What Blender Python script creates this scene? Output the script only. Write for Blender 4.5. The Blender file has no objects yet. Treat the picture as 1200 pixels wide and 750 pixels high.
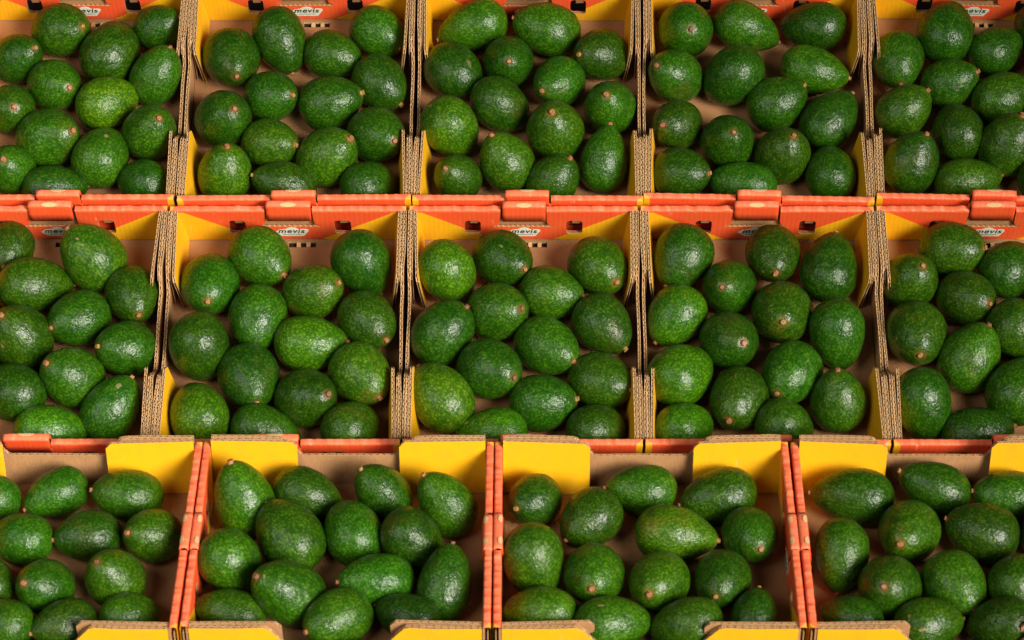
import bpy, math, random, bmesh
from mathutils import Vector, Matrix, noise
from mathutils.geometry import tessellate_polygon

SC = bpy.context.scene
COL = SC.collection
R = math.radians

# ------------------------------------------------------------------ camera
CAM_F = 3201.9
CAM_R = [[0.999973, -0.000658, 0.007337], [0.005952, 0.659038, -0.752086], [-0.004341, 0.752109, 0.659024]]
CAM_C = [0.01214, -2.63535, 2.11755]
cam = bpy.data.cameras.new('camera')
cam.sensor_width = 36.0
cam.lens = CAM_F / 1200.0 * 36.0
cam.clip_end = 50
cam.dof.use_dof = True
cam.dof.focus_distance = 3.50
cam.dof.aperture_fstop = 9.0
co = bpy.data.objects.new('camera', cam)
m = Matrix([list(r) for r in CAM_R]).to_4x4()
m.translation = Vector(CAM_C)
co.matrix_world = m
COL.objects.link(co)
SC.camera = co

# ------------------------------------------------------------------ world and lamps
SC.view_settings.view_transform = 'Standard'
SC.view_settings.look = 'None'
SC.view_settings.exposure = 0.0
SC.view_settings.gamma = 1.0
W = bpy.data.worlds.new('World')
SC.world = W
W.use_nodes = True
bg = W.node_tree.nodes['Background']
bg.inputs[0].default_value = (1.0, 0.93, 0.84, 1)
bg.inputs[1].default_value = WORLD = 0.04


def area(name, loc, target, sx, sy, power, color, spread=180):
    l = bpy.data.lights.new(name, 'AREA')
    l.shape = 'RECTANGLE'
    l.size, l.size_y = sx, sy
    l.energy = power
    l.color = color
    l.spread = R(spread)
    o = bpy.data.objects.new(name, l)
    o.location = loc
    o.rotation_euler = (Vector(target) - Vector(loc)).to_track_quat('-Z', 'Y').to_euler()
    COL.objects.link(o)


area('window_light', (1.7, -3.6, 2.15), (-0.80, -.78, -.05), 3.6, 2.3, 58, (1.0, 0.945, 0.84), 36)
area('left_fill_light', (-2.4, -2.2, 2.6), (-0.75, -.3, 0), 2.6, 2.0, 11, (1.0, 0.95, 0.88), 70)  # added fill lamp: softens the gaps and lifts the left side


# ------------------------------------------------------------------ materials
def mat(name):
    m = bpy.data.materials.new(name)
    m.use_nodes = True
    nt = m.node_tree
    return m, nt, nt.nodes['Principled BSDF']


def N(nt, t, **kw):
    n = nt.nodes.new(t)
    for k, v in kw.items():
        if hasattr(n, k):
            setattr(n, k, v)
        else:
            n.inputs[k].default_value = v
    return n


def mix(nt, fac, a, b, bt='MIX'):
    n = nt.nodes.new('ShaderNodeMix')
    n.data_type = 'RGBA'
    n.blend_type = bt
    for i, v in ((0, fac), (6, a), (7, b)):
        if isinstance(v, (int, float)):
            n.inputs[i].default_value = v
        elif isinstance(v, tuple):
            n.inputs[i].default_value = (*v, 1) if len(v) == 3 else v
        else:
            nt.links.new(v, n.inputs[i])
    return n.outputs[2]


def ramp(nt, fac, a, b, ca=(0, 0, 0), cb=(1, 1, 1)):
    n = nt.nodes.new('ShaderNodeValToRGB')
    n.color_ramp.elements[0].position = a
    n.color_ramp.elements[1].position = b
    n.color_ramp.elements[0].color = (*ca, 1)
    n.color_ramp.elements[1].color = (*cb, 1)
    nt.links.new(fac, n.inputs[0])
    return n.outputs[0]


def mth(nt, op, a, b=None, c=None):
    n = nt.nodes.new('ShaderNodeMath')
    n.operation = op
    for i, v in enumerate((a, b, c)):
        if v is None:
            continue
        if isinstance(v, (int, float)):
            n.inputs[i].default_value = v
        else:
            nt.links.new(v, n.inputs[i])
    return n.outputs[0]


def offset_coords(nt):
    tc = N(nt, 'ShaderNodeTexCoord')
    oi = N(nt, 'ShaderNodeObjectInfo')
    s = N(nt, 'ShaderNodeVectorMath', operation='SCALE')
    cb = N(nt, 'ShaderNodeCombineXYZ')
    for i in range(3):
        nt.links.new(oi.outputs['Random'], cb.inputs[i])
    nt.links.new(cb.outputs[0], s.inputs[0])
    s.inputs[3].default_value = 37.0
    a = N(nt, 'ShaderNodeVectorMath', operation='ADD')
    nt.links.new(tc.outputs['Object'], a.inputs[0])
    nt.links.new(s.outputs[0], a.inputs[1])
    return tc, oi, a.outputs[0]


def noise_n(nt, vec, scale, detail=3, rough=.55, lac=2):
    n = N(nt, 'ShaderNodeTexNoise', **{'Scale': scale, 'Detail': detail, 'Roughness': rough, 'Lacunarity': lac})
    nt.links.new(vec, n.inputs['Vector'])
    return n.outputs['Fac']


def make_skin():
    m, nt, bs = mat('avocado_skin')
    tc, oi, v = offset_coords(nt)
    L = nt.links
    big = noise_n(nt, v, 26, 2)
    med = noise_n(nt, v, 110, 3)
    # pebbles stretched a little along the fruit
    mp = N(nt, 'ShaderNodeMapping')
    mp.inputs['Scale'].default_value = (1, 1, .72)
    L.new(v, mp.inputs['Vector'])
    wob = noise_n(nt, v, 190, 2)
    wv = N(nt, 'ShaderNodeVectorMath', operation='MULTIPLY_ADD')
    cb = N(nt, 'ShaderNodeCombineXYZ')
    for i in range(3):
        L.new(wob, cb.inputs[i])
    L.new(cb.outputs[0], wv.inputs[0])
    wv.inputs[1].default_value = (.004, -.004, .003)
    L.new(mp.outputs[0], wv.inputs[2])
    vo = N(nt, 'ShaderNodeTexVoronoi', feature='SMOOTH_F1', **{'Scale': 390, 'Smoothness': .55, 'Randomness': 1.0})
    L.new(wv.outputs[0], vo.inputs['Vector'])
    vo2 = N(nt, 'ShaderNodeTexVoronoi', feature='F1', **{'Scale': 520, 'Randomness': 1.0})
    L.new(v, vo2.inputs['Vector'])
    c = mix(nt, ramp(nt, big, .38, .66), (.020, .088, .0010), (.044, .148, .0018))
    c = mix(nt, ramp(nt, med, .38, .95), c, (.080, .215, .003))
    c = mix(nt, ramp(nt, vo.outputs['Distance'], .10, .55), c, mix(nt, .75, c, (.004, .026, .001)))
    dots = ramp(nt, vo2.outputs['Distance'], .10, .22, (1, 1, 1), (0, 0, 0))
    c = mix(nt, mth(nt, 'MULTIPLY', dots, .20), c, (.13, .28, .025))
    # scattered brownish blush and corky specks
    bl = ramp(nt, noise_n(nt, v, 17, 3), .62, .74)
    c = mix(nt, mth(nt, 'MULTIPLY', bl, .26), c, (.105, .075, .010))
    cork = ramp(nt, noise_n(nt, v, 230, 2), .72, .76)
    c = mix(nt, mth(nt, 'MULTIPLY', cork, .6), c, (.13, .075, .03))
    at = N(nt, 'ShaderNodeAttribute', attribute_name='collar')
    c = mix(nt, mth(nt, 'MULTIPLY', at.outputs['Fac'], .75), c, (.10, .075, .012))
    # long pale rub scars on some fruit only
    ms = N(nt, 'ShaderNodeMapping')
    ms.inputs['Scale'].default_value = (1, 1, .22)
    ms.inputs['Rotation'].default_value = (.5, .3, 0)
    L.new(v, ms.inputs['Vector'])
    sc = ramp(nt, noise_n(nt, ms.outputs[0], 60, 2), .745, .765)
    c = mix(nt, mth(nt, 'MULTIPLY', sc, .65), c, (.24, .19, .085))
    tint = mix(nt, 1.0, c, oi.outputs['Color'], 'MULTIPLY')
    L.new(tint, bs.inputs['Base Color'])
    ro = N(nt, 'ShaderNodeMapRange', **{'From Min': .3, 'From Max': .7, 'To Min': .25, 'To Max': .42})
    L.new(med, ro.inputs['Value'])
    L.new(ro.outputs[0], bs.inputs['Roughness'])
    bs.inputs['Specular IOR Level'].default_value = .36
    b1 = N(nt, 'ShaderNodeBump', **{'Strength': .36, 'Distance': .0009})
    b1.invert = True
    L.new(vo.outputs['Distance'], b1.inputs['Height'])
    b2 = N(nt, 'ShaderNodeBump', **{'Strength': .6, 'Distance': .0024})
    L.new(noise_n(nt, v, 135, 3, .6), b2.inputs['Height'])
    L.new(b1.outputs[0], b2.inputs['Normal'])
    L.new(b2.outputs[0], bs.inputs['Normal'])
    return m


def make_stem():
    m, nt, bs = mat('stem_wood')
    tc, oi, v = offset_coords(nt)
    n = noise_n(nt, v, 700, 3)
    c = mix(nt, ramp(nt, n, .35, .65), (.17, .075, .032), (.44, .24, .11))
    c = mix(nt, 1.0, c, oi.outputs['Color'], 'MULTIPLY')
    nt.links.new(c, bs.inputs['Base Color'])
    bs.inputs['Roughness'].default_value = .7
    b = N(nt, 'ShaderNodeBump', **{'Strength': .6, 'Distance': .0006})
    nt.links.new(n, b.inputs['Height'])
    nt.links.new(b.outputs[0], bs.inputs['Normal'])
    return m


def kraft_nodes(nt, v, base=(.44, .225, .096)):
    mp = N(nt, 'ShaderNodeMapping')
    mp.inputs['Scale'].default_value = (1, 1, .12)
    nt.links.new(v, mp.inputs['Vector'])
    f = noise_n(nt, mp.outputs[0], 900, 2)
    g = noise_n(nt, v, 40, 3)
    c = mix(nt, ramp(nt, f, .3, .7), tuple(x * .86 for x in base), tuple(min(1, x * 1.12) for x in base))
    c = mix(nt, mth(nt, 'MULTIPLY', ramp(nt, g, .45, .75), .30), c, tuple(x * .6 for x in base))
    return c, f


def make_kraft(name, base=(.44, .225, .096)):
    m, nt, bs = mat(name)
    tc, oi, v = offset_coords(nt)
    c, f = kraft_nodes(nt, v, base)
    nt.links.new(c, bs.inputs['Base Color'])
    bs.inputs['Roughness'].default_value = .82
    bs.inputs['Specular IOR Level'].default_value = .25
    b = N(nt, 'ShaderNodeBump', **{'Strength': .25, 'Distance': .0004})
    nt.links.new(f, b.inputs['Height'])
    nt.links.new(b.outputs[0], bs.inputs['Normal'])
    return m


ORANGE = (.82, .088, .022)
YELLOW = (.84, .42, .006)


def printed(name, mode, za=0.0685, zb_=0.0718):
    """mode: 'yellow', 'orange' or 'art' (orange wedge on yellow, in crate coordinates)"""
    m, nt, bs = mat(name)
    tc, oi, v = offset_coords(nt)
    L = nt.links
    n = noise_n(nt, v, 60, 4)
    n2 = noise_n(nt, v, 600, 2)
    sep = N(nt, 'ShaderNodeSeparateXYZ')
    L.new(tc.outputs['Object'], sep.inputs[0])
    if mode == 'art':
        ax = mth(nt, 'ABSOLUTE', sep.outputs[0])
        zb = mth(nt, 'ADD', mth(nt, 'MULTIPLY', mth(nt, 'SUBTRACT', ax, .033), .66), .004)
        f = mth(nt, 'MULTIPLY', mth(nt, 'SUBTRACT', sep.outputs[2], zb), 900)
        cl = N(nt, 'ShaderNodeClamp')
        L.new(f, cl.inputs[0])
        c = mix(nt, cl.outputs[0], YELLOW, ORANGE)
    else:
        c = mix(nt, 0.0, YELLOW if mode == 'yellow' else ORANGE, (0, 0, 0))
        if mode == 'orange':
            ax = mth(nt, 'ABSOLUTE', sep.outputs[0])
            c = mix(nt, mth(nt, 'GREATER_THAN', mth(nt, 'ADD', ax, mth(nt, 'MULTIPLY', mth(nt, 'ABSOLUTE', sep.outputs[1]), .9)), .2875), c, YELLOW)
    c = mix(nt, mth(nt, 'MULTIPLY', ramp(nt, n, .45, .8), .22), c, (.52, .22, .04))
    sm = N(nt, 'ShaderNodeMapping')
    sm.inputs['Scale'].default_value = (1, 1, .18)
    sm.inputs['Rotation'].default_value = (.0, .9, .4)
    L.new(v, sm.inputs['Vector'])
    scuff = ramp(nt, noise_n(nt, sm.outputs[0], 150, 4, .7), .66, .72)
    c = mix(nt, mth(nt, 'MULTIPLY', scuff, .35), c, (.85, .62, .36))
    # rubbed fold: ink worn to pale liner in patches, plus light painted along its top
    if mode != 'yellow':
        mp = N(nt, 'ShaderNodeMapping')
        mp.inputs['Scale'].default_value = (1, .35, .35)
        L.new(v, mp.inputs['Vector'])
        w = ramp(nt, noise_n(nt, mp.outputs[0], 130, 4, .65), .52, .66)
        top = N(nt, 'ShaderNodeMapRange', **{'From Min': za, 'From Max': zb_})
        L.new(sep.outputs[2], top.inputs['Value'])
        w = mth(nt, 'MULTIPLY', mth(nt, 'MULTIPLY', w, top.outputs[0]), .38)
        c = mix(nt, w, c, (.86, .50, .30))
        lit_top = mth(nt, 'MULTIPLY', top.outputs[0], .50)  # even salmon tone: lit look of the top edge put into the colour
        c = mix(nt, lit_top, c, (.88, .27, .14))
    L.new(c, bs.inputs['Base Color'])
    bs.inputs['Roughness'].default_value = .48
    bs.inputs['Specular IOR Level'].default_value = .4
    wav = N(nt, 'ShaderNodeTexWave', **{'Scale': 52.0, 'Distortion': .6, 'Detail': 1.0})
    wav.bands_direction = 'X'
    L.new(tc.outputs['Object'], wav.inputs['Vector'])
    b = N(nt, 'ShaderNodeBump', **{'Strength': .22, 'Distance': .0005})
    L.new(wav.outputs['Fac'], b.inputs['Height'])
    b2 = N(nt, 'ShaderNodeBump', **{'Strength': .2, 'Distance': .0012})
    L.new(n, b2.inputs['Height'])
    L.new(b.outputs[0], b2.inputs['Normal'])
    L.new(b2.outputs[0], bs.inputs['Normal'])
    return m


def plain(name, c, r=.6):
    m, nt, bs = mat(name)
    tc, oi, v = offset_coords(nt)
    k = mix(nt, ramp(nt, noise_n(nt, v, 300, 3), .3, .7), tuple(x * .88 for x in c), c)
    nt.links.new(k, bs.inputs['Base Color'])
    bs.inputs['Roughness'].default_value = r
    return m


SKIN, STEM = make_skin(), make_stem()
KRAFT = make_kraft('kraft_board')
KRAFT_FLOOR = make_kraft('kraft_floor_shaded', (.37, .180, .075))  # same board, darkened so gaps between fruit look deeper in shade
EDGE = make_kraft('kraft_cut_edge', (.66, .40, .19))
FLUTE = make_kraft('flute_paper', (.27, .13, .05))
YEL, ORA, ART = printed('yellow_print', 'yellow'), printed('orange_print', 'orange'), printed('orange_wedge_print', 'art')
WHITE = plain('label_white', (.72, .74, .60), .5)
INK = plain('label_green_ink', (.01, .045, .02), .5)
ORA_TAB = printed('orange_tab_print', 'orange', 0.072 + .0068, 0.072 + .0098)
BOARD = plain('dark_display_board', (.035, .018, .012), .7)


# ------------------------------------------------------------------ mesh helpers
def mesh_of(name, verts, faces, mats, fmat=None, smooth=False):
    me = bpy.data.meshes.new(name)
    me.from_pydata([tuple(v) for v in verts], [], faces)
    for x in mats:
        me.materials.append(x)
    if fmat:
        me.polygons.foreach_set('material_index', fmat)
    bm = bmesh.new()
    bm.from_mesh(me)
    bmesh.ops.recalc_face_normals(bm, faces=bm.faces)
    bm.to_mesh(me)
    bm.free()
    if smooth:
        me.polygons.foreach_set('use_smooth', [True] * len(me.polygons))
    me.update()
    return me


class Buf:
    def __init__(s):
        s.v, s.f, s.m = [], [], []

    def box(s, a, b, mi=0):
        k = len(s.v)
        for z in (a[2], b[2]):
            for y in (a[1], b[1]):
                for x in (a[0], b[0]):
                    s.v.append((x, y, z))
        for q in ((0, 1, 3, 2), (4, 6, 7, 5), (0, 4, 5, 1), (2, 3, 7, 6), (0, 2, 6, 4), (1, 5, 7, 3)):
            s.f.append([k + i for i in q]); s.m.append(mi)

    def plate(s, loops, d0, d1, fn, m0=0, m1=0, me=0):
        """loops: outer + holes in 2-D; fn(u,v,d)->xyz; faces at depth d0 (m0) and d1 (m1), edges (me)"""
        flat = [p for l in loops for p in l]
        holes = loops[1:]
        if not holes:
            tris = tessellate_polygon([[Vector((p[0], p[1], 0)) for p in loops[0]]])
        else:
            # cut the sheet at each hole's middle so that every piece is a simple outline
            base = {(round(p[0], 6), round(p[1], 6)): i_ for i_, p in reversed(list(enumerate(flat)))}
            o_ = loops[0]
            hs = sorted(holes, key=lambda h: sum(p[0] for p in h))
            pieces = []
            cuts = []
            for h in hs:
                hi = max(h, key=lambda p: (round(p[1], 6), -p[0]))
                lo = min(h, key=lambda p: (round(p[1], 6), p[0]))
                a = min(range(len(h)), key=lambda q: (h[q][0] - hi[0]) ** 2 + (h[q][1] - hi[1]) ** 2)
                b = min(range(len(h)), key=lambda q: (h[q][0] - lo[0]) ** 2 + (h[q][1] - lo[1]) ** 2)
                n_ = len(h)
                left = [h[(a + q) % n_] for q in range((b - a) % n_ + 1)]        # holes run counter-clockwise: top -> left -> bottom
                right = [h[(b + q) % n_] for q in range((a - b) % n_ + 1)]       # bottom -> right -> top
                cuts.append((hi, lo, left, right))
            top = [p for p in o_ if p[1] > .8 * max(q[1] for q in o_)]
            bot = [p for p in o_ if p[1] < .3 * max(q[1] for q in o_)]
            # corner vertices of the outer loop nearest each cut act as its ends
            ends = []
            for (hi, lo, left, right) in cuts:
                tb = min(range(len(o_)), key=lambda q: abs(o_[q][0] - hi[0]) + (0 if o_[q] in top else 9))
                bb = min(range(len(o_)), key=lambda q: abs(o_[q][0] - lo[0]) + (0 if o_[q] in bot else 9))
                ends.append((tb, bb))
            def walk(a, b):
                out = [o_[a]]
                while a != b:
                    a = (a + 1) % len(o_)
                    out.append(o_[a])
                return out
            (t0, b0), (t1, b1) = ends
            pieces.append(walk(t0, b0) + cuts[0][2][::-1])
            pieces.append(walk(b0, b1) + cuts[1][2][::-1] + walk(t1, t0) + cuts[0][3][::-1])
            pieces.append(walk(b1, t1) + cuts[1][3][::-1])
            tris = []
            for pc in pieces:
                for t in tessellate_polygon([[Vector((p[0], p[1], 0)) for p in pc]]):
                    tris.append([base[(round(pc[q][0], 6), round(pc[q][1], 6))] for q in t])
        k = len(s.v)
        n = len(flat)
        for d in (d0, d1):
            s.v += [fn(p[0], p[1], d) for p in flat]
        for t in tris:
            s.f.append([k + t[0], k + t[1], k + t[2]]); s.m.append(m0)
            s.f.append([k + n + t[2], k + n + t[1], k + n + t[0]]); s.m.append(m1)
        o = 0
        for l in loops:
            for i in range(len(l)):
                j = (i + 1) % len(l)
                s.f.append([k + o + i, k + o + j, k + n + o + j, k + n + o + i]); s.m.append(me)
            o += len(l)

    def ply(s, prof, x0, x1, fn=None, mi=(0, 0), mf=1, medge=2, pitch=.0080, z0=0.0, t=.0006):
        """corrugated sheet: two liners and a wavy medium. prof: [(s, ztop)...]; x0..x1 the thickness"""
        fn = fn or (lambda x, y, z: (x, y, z))

        def zt(q):
            for (a, za), (b, zb) in zip(prof, prof[1:]):
                if q <= b:
                    return za + (zb - za) * (q - a) / (b - a) if b > a else zb
            return prof[-1][1]
        sa, sb = prof[0][0], prof[-1][0]
        ss = sorted(set([p[0] for p in prof] + [sa + (sb - sa) * i / 24 for i in range(25)]))
        for (a, b, m_) in ((x0, x0 + t, mi[0]), (x1 - t, x1, mi[1])):
            k = len(s.v)
            for q in ss:
                jit = .0004 * noise.noise((q * 400, a * 900, 3.1))
                for x in (a, b):
                    s.v.append(fn(x, q, z0)); s.v.append(fn(x, q, zt(q) + jit))
            for i in range(len(ss) - 1):
                p, r = k + 4 * i, k + 4 * i + 4
                s.f += [[p, p + 1, r + 1, r], [p + 2, r + 2, r + 3, p + 3], [p + 1, p + 3, r + 3, r + 1]]
                s.m += [m_ if a == x0 else mf, mf if a == x0 else m_, medge]
            for p in (k, k + 4 * (len(ss) - 1)):
                s.f.append([p, p + 1, p + 3, p + 2]); s.m.append(medge)
        # medium
        k = len(s.v)
        n = int((sb - sa) / pitch * 8)
        xm, am = (x0 + x1) / 2, (x1 - x0) / 2 - t * 1.2
        h = .00034
        for i in range(n + 1):
            q = sa + (sb - sa) * i / n
            ph = (q - sa) / pitch * 2 * math.pi
            x = xm + am * math.sin(ph)
            sl = am * math.cos(ph) * 2 * math.pi / pitch
            ln = math.hypot(1, sl)
            nx, ny = 1 / ln, -sl / ln
            for sg in (-1, 1):
                s.v.append(fn(x + nx * h * sg, q + ny * h * sg, z0))
                s.v.append(fn(x + nx * h * sg, q + ny * h * sg, zt(q) - .0006))
        for i in range(n):
            p, r = k + 4 * i, k + 4 * i + 4
            s.f += [[p, p + 1, r + 1, r], [p + 2, r + 2, r + 3, p + 3], [p + 1, p + 3, r + 3, r + 1]]
            s.m += [mf, mf, medge]

    def mesh(s, name, mats, smooth=False):
        return mesh_of(name, s.v, s.f, mats, s.m, smooth)


def obj(name, data, parent=None, mw=None):
    o = bpy.data.objects.new(name, data)
    COL.objects.link(o)
    if parent:
        o.parent = parent
    if mw is not None:
        o.matrix_local = mw
    return o


# ------------------------------------------------------------------ display stand (setting)
TILT = Matrix.Rotation(0.3083, 4, 'X')      # the upper shelf leans towards the shopper
b = Buf()
b.box((-.95, -.350, -.022), (.95, .40, -.002))
o = obj('display_shelf', b.mesh('display_shelf', [BOARD]))
o.matrix_world = TILT @ Matrix.Translation((0, 0, -0.072))
o['kind'] = 'structure'
b = Buf()
b.box((-.95, -.42, -.022), (.95, .006, -.002))
o = obj('display_table', b.mesh('display_table', [BOARD]))
o.matrix_world = Matrix.Translation(Vector((0, -0.3441, -0.0744 - 0.072)))
o['kind'] = 'structure'


# ------------------------------------------------------------------ crate
CW, CD, H = .2900, .337, 0.072      # inside-out sizes: printed walls at +-Y, cut ends at +-X
HW, HD = CW / 2, CD / 2
WT = .0088                       # folded printed wall
SX = HW - .0015


def rrect(cx, cy, w, h, r, n=5):
    out = []
    for (sx, sy, a0) in ((1, 1, 0), (-1, 1, 90), (-1, -1, 180), (1, -1, 270)):
        for i in range(n + 1):
            a = R(a0 + 90 * i / n)
            out.append((cx + sx * (w / 2 - r) + r * math.cos(a), cy + sy * (h / 2 - r) + r * math.sin(a)))
    return out


def side_wall_meshes(seed):
    rnd = random.Random(seed)
    # outer sheet + rolled fold (absent where the lock tab passes)
    b = Buf()
    yo = HD
    yi = HD - WT
    rr = WT / 2
    for (xa, xb) in ((-SX, -.0290), (.0290, SX)):
        n = 56
        prof = [(yo, 0.0), (yo, .0150), (yo, .0530), (yo, H - rr)]
        for i in range(1, 8):
            a = math.pi * i / 8
            prof.append((yo - rr + rr * math.copysign(abs(math.cos(a)) ** .6, math.cos(a)), H - rr + rr * math.sin(a) ** .7 - (.0005 if i == 4 else 0)))
        prof.append((yi, H - rr))
        k = len(b.v)
        for i in range(n + 1):
            x = xa + (xb - xa) * i / n
            # scored crease: scallops along the fold
            sc = abs(math.sin(x * math.pi / .0125 + 1.6 * noise.noise((x * 45, seed, 5)))) ** 1.5 * (.55 + .6 * abs(noise.noise((x * 30, 2, seed))))
            nz = noise.noise((x * 90, seed * 3.3, 0))
            for j, (y, z) in enumerate(prof):
                w = max(0, (z - (H - rr)) / rr)
                b.v.append((x, y + .0007 * w * nz, z + (-.0016 * sc + .0012 * nz) * w))
        m_ = len(prof)
        for i in range(n):
            for j in range(m_ - 1):
                p = k + i * m_ + j
                xc = abs(xa + (xb - xa) * (i + .5) / n)
                if j == 1 and abs(xc - .0645) < .0135:
                    continue                      # the hand hole goes through both sheets
                b.f.append([p, p + 1, p + m_ + 1, p + m_]); b.m.append(0)
    b.plate([[(-.029, 0), (.029, 0), (.029, H - .010), (-.029, H - .010)]], HD - .003, HD,
            lambda u, v, d: (u, d, v), 1, 0, 1)
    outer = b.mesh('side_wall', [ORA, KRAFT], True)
    for p in outer.polygons:
        p.use_smooth = p.material_index == 0
    # inner printed sheet
    b = Buf()
    top = H - rr - .0001
    nz = .037
    loop = [(-SX, .006), (-.0645, .006), (-.050, .006), (-.046, .0075), (-.035, .0085), (.034, .0085), (.042, .0075), (.047, .006), (.0645, .006), (SX, .006), (SX, top), (.0645, top), (.0290, top)]
    loop += [(.0293, nz + .016), (.0300, nz + .008), (.0318, nz + .003), (.0370, nz + .0012), (.0370, nz - .0008)]
    # ragged perforation between the tab slot and the print
    for i in range(24):
        x = .0360 - .072 * i / 23
        loop.append((x, nz - (.0018 if i % 2 else .0006)))
    loop += [(-.0370, nz - .0008), (-.0370, nz + .0012), (-.0318, nz + .003), (-.0300, nz + .008), (-.0293, nz + .016), (-.0290, top), (-.0645, top), (-SX, top)]
    holes = [rrect(-.0645, .0345, .0205, .030, .006), rrect(.0645, .0345, .0205, .030, .006)]
    b.plate([loop] + holes, yi, yi + .0024, lambda u, v, d: (u, d, v), 0, 1, 2)
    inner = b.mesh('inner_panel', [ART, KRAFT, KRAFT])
    # kraft backing seen through the slot and holes (the outer sheet's raw side)
    b = Buf()
    b.plate([[(-SX, .006), (-.062, .006), (.067, .006), (SX, .006), (SX, H - .010), (.067, H - .010), (-.062, H - .010), (-SX, H - .010)]] +
            [rrect(-.062, .0345, .0260, .034, .006), rrect(.067, .0345, .0260, .034, .006)], yi + .0050, yi + .0062,
            lambda u, v, d: (u, d, v), 0, 0, 0)
    back = b.mesh('backing_panel', [KRAFT])
    # half torn chip left in a hand hole
    chips = []
    for sx in (-1, 1):
        b = Buf()
        cx = sx * .0645 + .001
        b.plate([[(cx - .004, .0385), (cx + .0060, .0390), (cx + .0065, .0485), (cx - .004, .0488)]], yi + .0012, yi + .0040,
                lambda u, v, d: (u, d - (v - .048) * .25, v), 0, 0, 1)
        chips.append(b.mesh('hole_chip', [KRAFT, EDGE]))
    # white plaque
    b = Buf()
    pl = [(-.0205, .0235), (-.015, .0285), (-.008, .0300), (-.004, .0330), (.001, .0342), (.006, .0328), (.0085, .0300), (.015, .0300),
          (.0205, .0295), (.0215, .0265), (.0185, .0215), (.0150, .0150), (-.0120, .0150), (-.0155, .0185)]
    b.plate([pl], yi - .0004, yi, lambda u, v, d: (u, d, v), 0, 0, 0)
    plaque = b.mesh('printed_plaque', [WHITE])
    return outer, inner, back, chips, plaque


def lettering_mesh():
    cu = bpy.data.curves.new('lettering', 'FONT')
    cu.body = 'mevis'
    cu.size = .0128
    cu.extrude = .0001
    cu.offset = .00022
    cu.shear = .2
    cu.space_character = 1.12
    cu.align_x = 'CENTER'
    t = bpy.data.objects.new('lettering', cu)
    COL.objects.link(t)
    dg = bpy.context.evaluated_depsgraph_get()
    me = bpy.data.meshes.new_from_object(t.evaluated_get(dg))
    bpy.data.objects.remove(t)
    # stand it up on the inner face (seen from -Y)
    me.transform(Matrix.Translation((.0005, HD - WT - .0006, .0225)) @ Matrix.Rotation(R(90), 4, 'X'))
    me.materials.clear()
    me.materials.append(INK)
    bm = bmesh.new()
    bm.from_mesh(me)
    for (xa, xb, z) in ((-.010, .012, .0188),):
        vs = [bm.verts.new((x, HD - WT - .0006, zz)) for x, zz in ((xa, z), (xb, z), (xb, z + .0009), (xa, z + .0009))]
        bm.faces.new(vs)
    bm.to_mesh(me)
    bm.free()
    return me


def tab_mesh(raised, lean):
    """board strip folded over the wall at its middle"""
    b = Buf()
    hw = .0272
    rise = .0100 if raised else .0015
    top = H + rise
    rr = WT / 2 + .0006
    yo, yi = HD + .0008, HD - WT - .0010
    low = H - .019 if raised else H - .021
    prof = [(yo, H - .024), (yo, H - .005), (yo - .0003, top - rr)]
    for i in range(1, 8):
        a = math.pi * i / 8
        prof.append(((yo + yi) / 2 + (yo - yi) / 2 * math.copysign(abs(math.cos(a)) ** .6, math.cos(a)), top - rr + rr * math.sin(a) ** .7))
    prof += [(yi, top - rr), (yi - lean * .5, (top + low) / 2), (yi - lean, low)]
    n = 14
    k = len(b.v)
    for i in range(n + 1):
        x = -hw + 2 * hw * i / n
        e = (abs(x) / hw) ** 8 * .0012
        for (y, z) in prof:
            b.v.append((x, y, z - e * (z > H - .004) + .0004 * noise.noise((x * 200, z * 90, lean * 900))))
    m_ = len(prof)
    for i in range(n):
        for j in range(m_ - 1):
            p = k + i * m_ + j
            b.f.append([p, p + 1, p + m_ + 1, p + m_]); b.m.append(0)
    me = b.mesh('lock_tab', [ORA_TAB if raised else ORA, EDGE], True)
    # give it a board's thickness
    bm = bmesh.new()
    bm.from_mesh(me)
    bmesh.ops.solidify(bm, geom=bm.faces[:], thickness=.0018)
    bm.to_mesh(me)
    bm.free()
    return me, top


def crush_mesh(top, cx, rx):
    """oval scar where the liner split at the crease"""
    v, f = [], []
    n = 20
    c = HD - WT / 2
    rr = WT / 2 + .0012
    rings = 4
    v.append((cx, c - .0035, top + .0004 - .0010))
    for r_ in range(1, rings + 1):
        for i in range(n):
            a = 2 * math.pi * i / n
            x = cx + rx * r_ / rings * math.cos(a)
            th = .55 * r_ / rings * math.sin(a) + .55     # angle round the crease toward the inside
            v.append((x, c - (rr + .0002) * math.sin(th), top - rr + .0008 + (rr + .0002) * abs(math.cos(th)) ** .7 + .0003 * noise.noise((x * 900, a, 1))))
    for i in range(n):
        f.append([0, 1 + i, 1 + (i + 1) % n])
    for r_ in range(rings - 1):
        for i in range(n):
            a, b = 1 + r_ * n + i, 1 + r_ * n + (i + 1) % n
            f.append([a, a + n, b + n, b])
    v[0] = (cx, c - (rr + .0002) * math.sin(.55), top - rr + .0006 + (rr + .0002) * math.cos(.55))
    return mesh_of('crease_scar', v, f, [EDGE], None, True)


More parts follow.
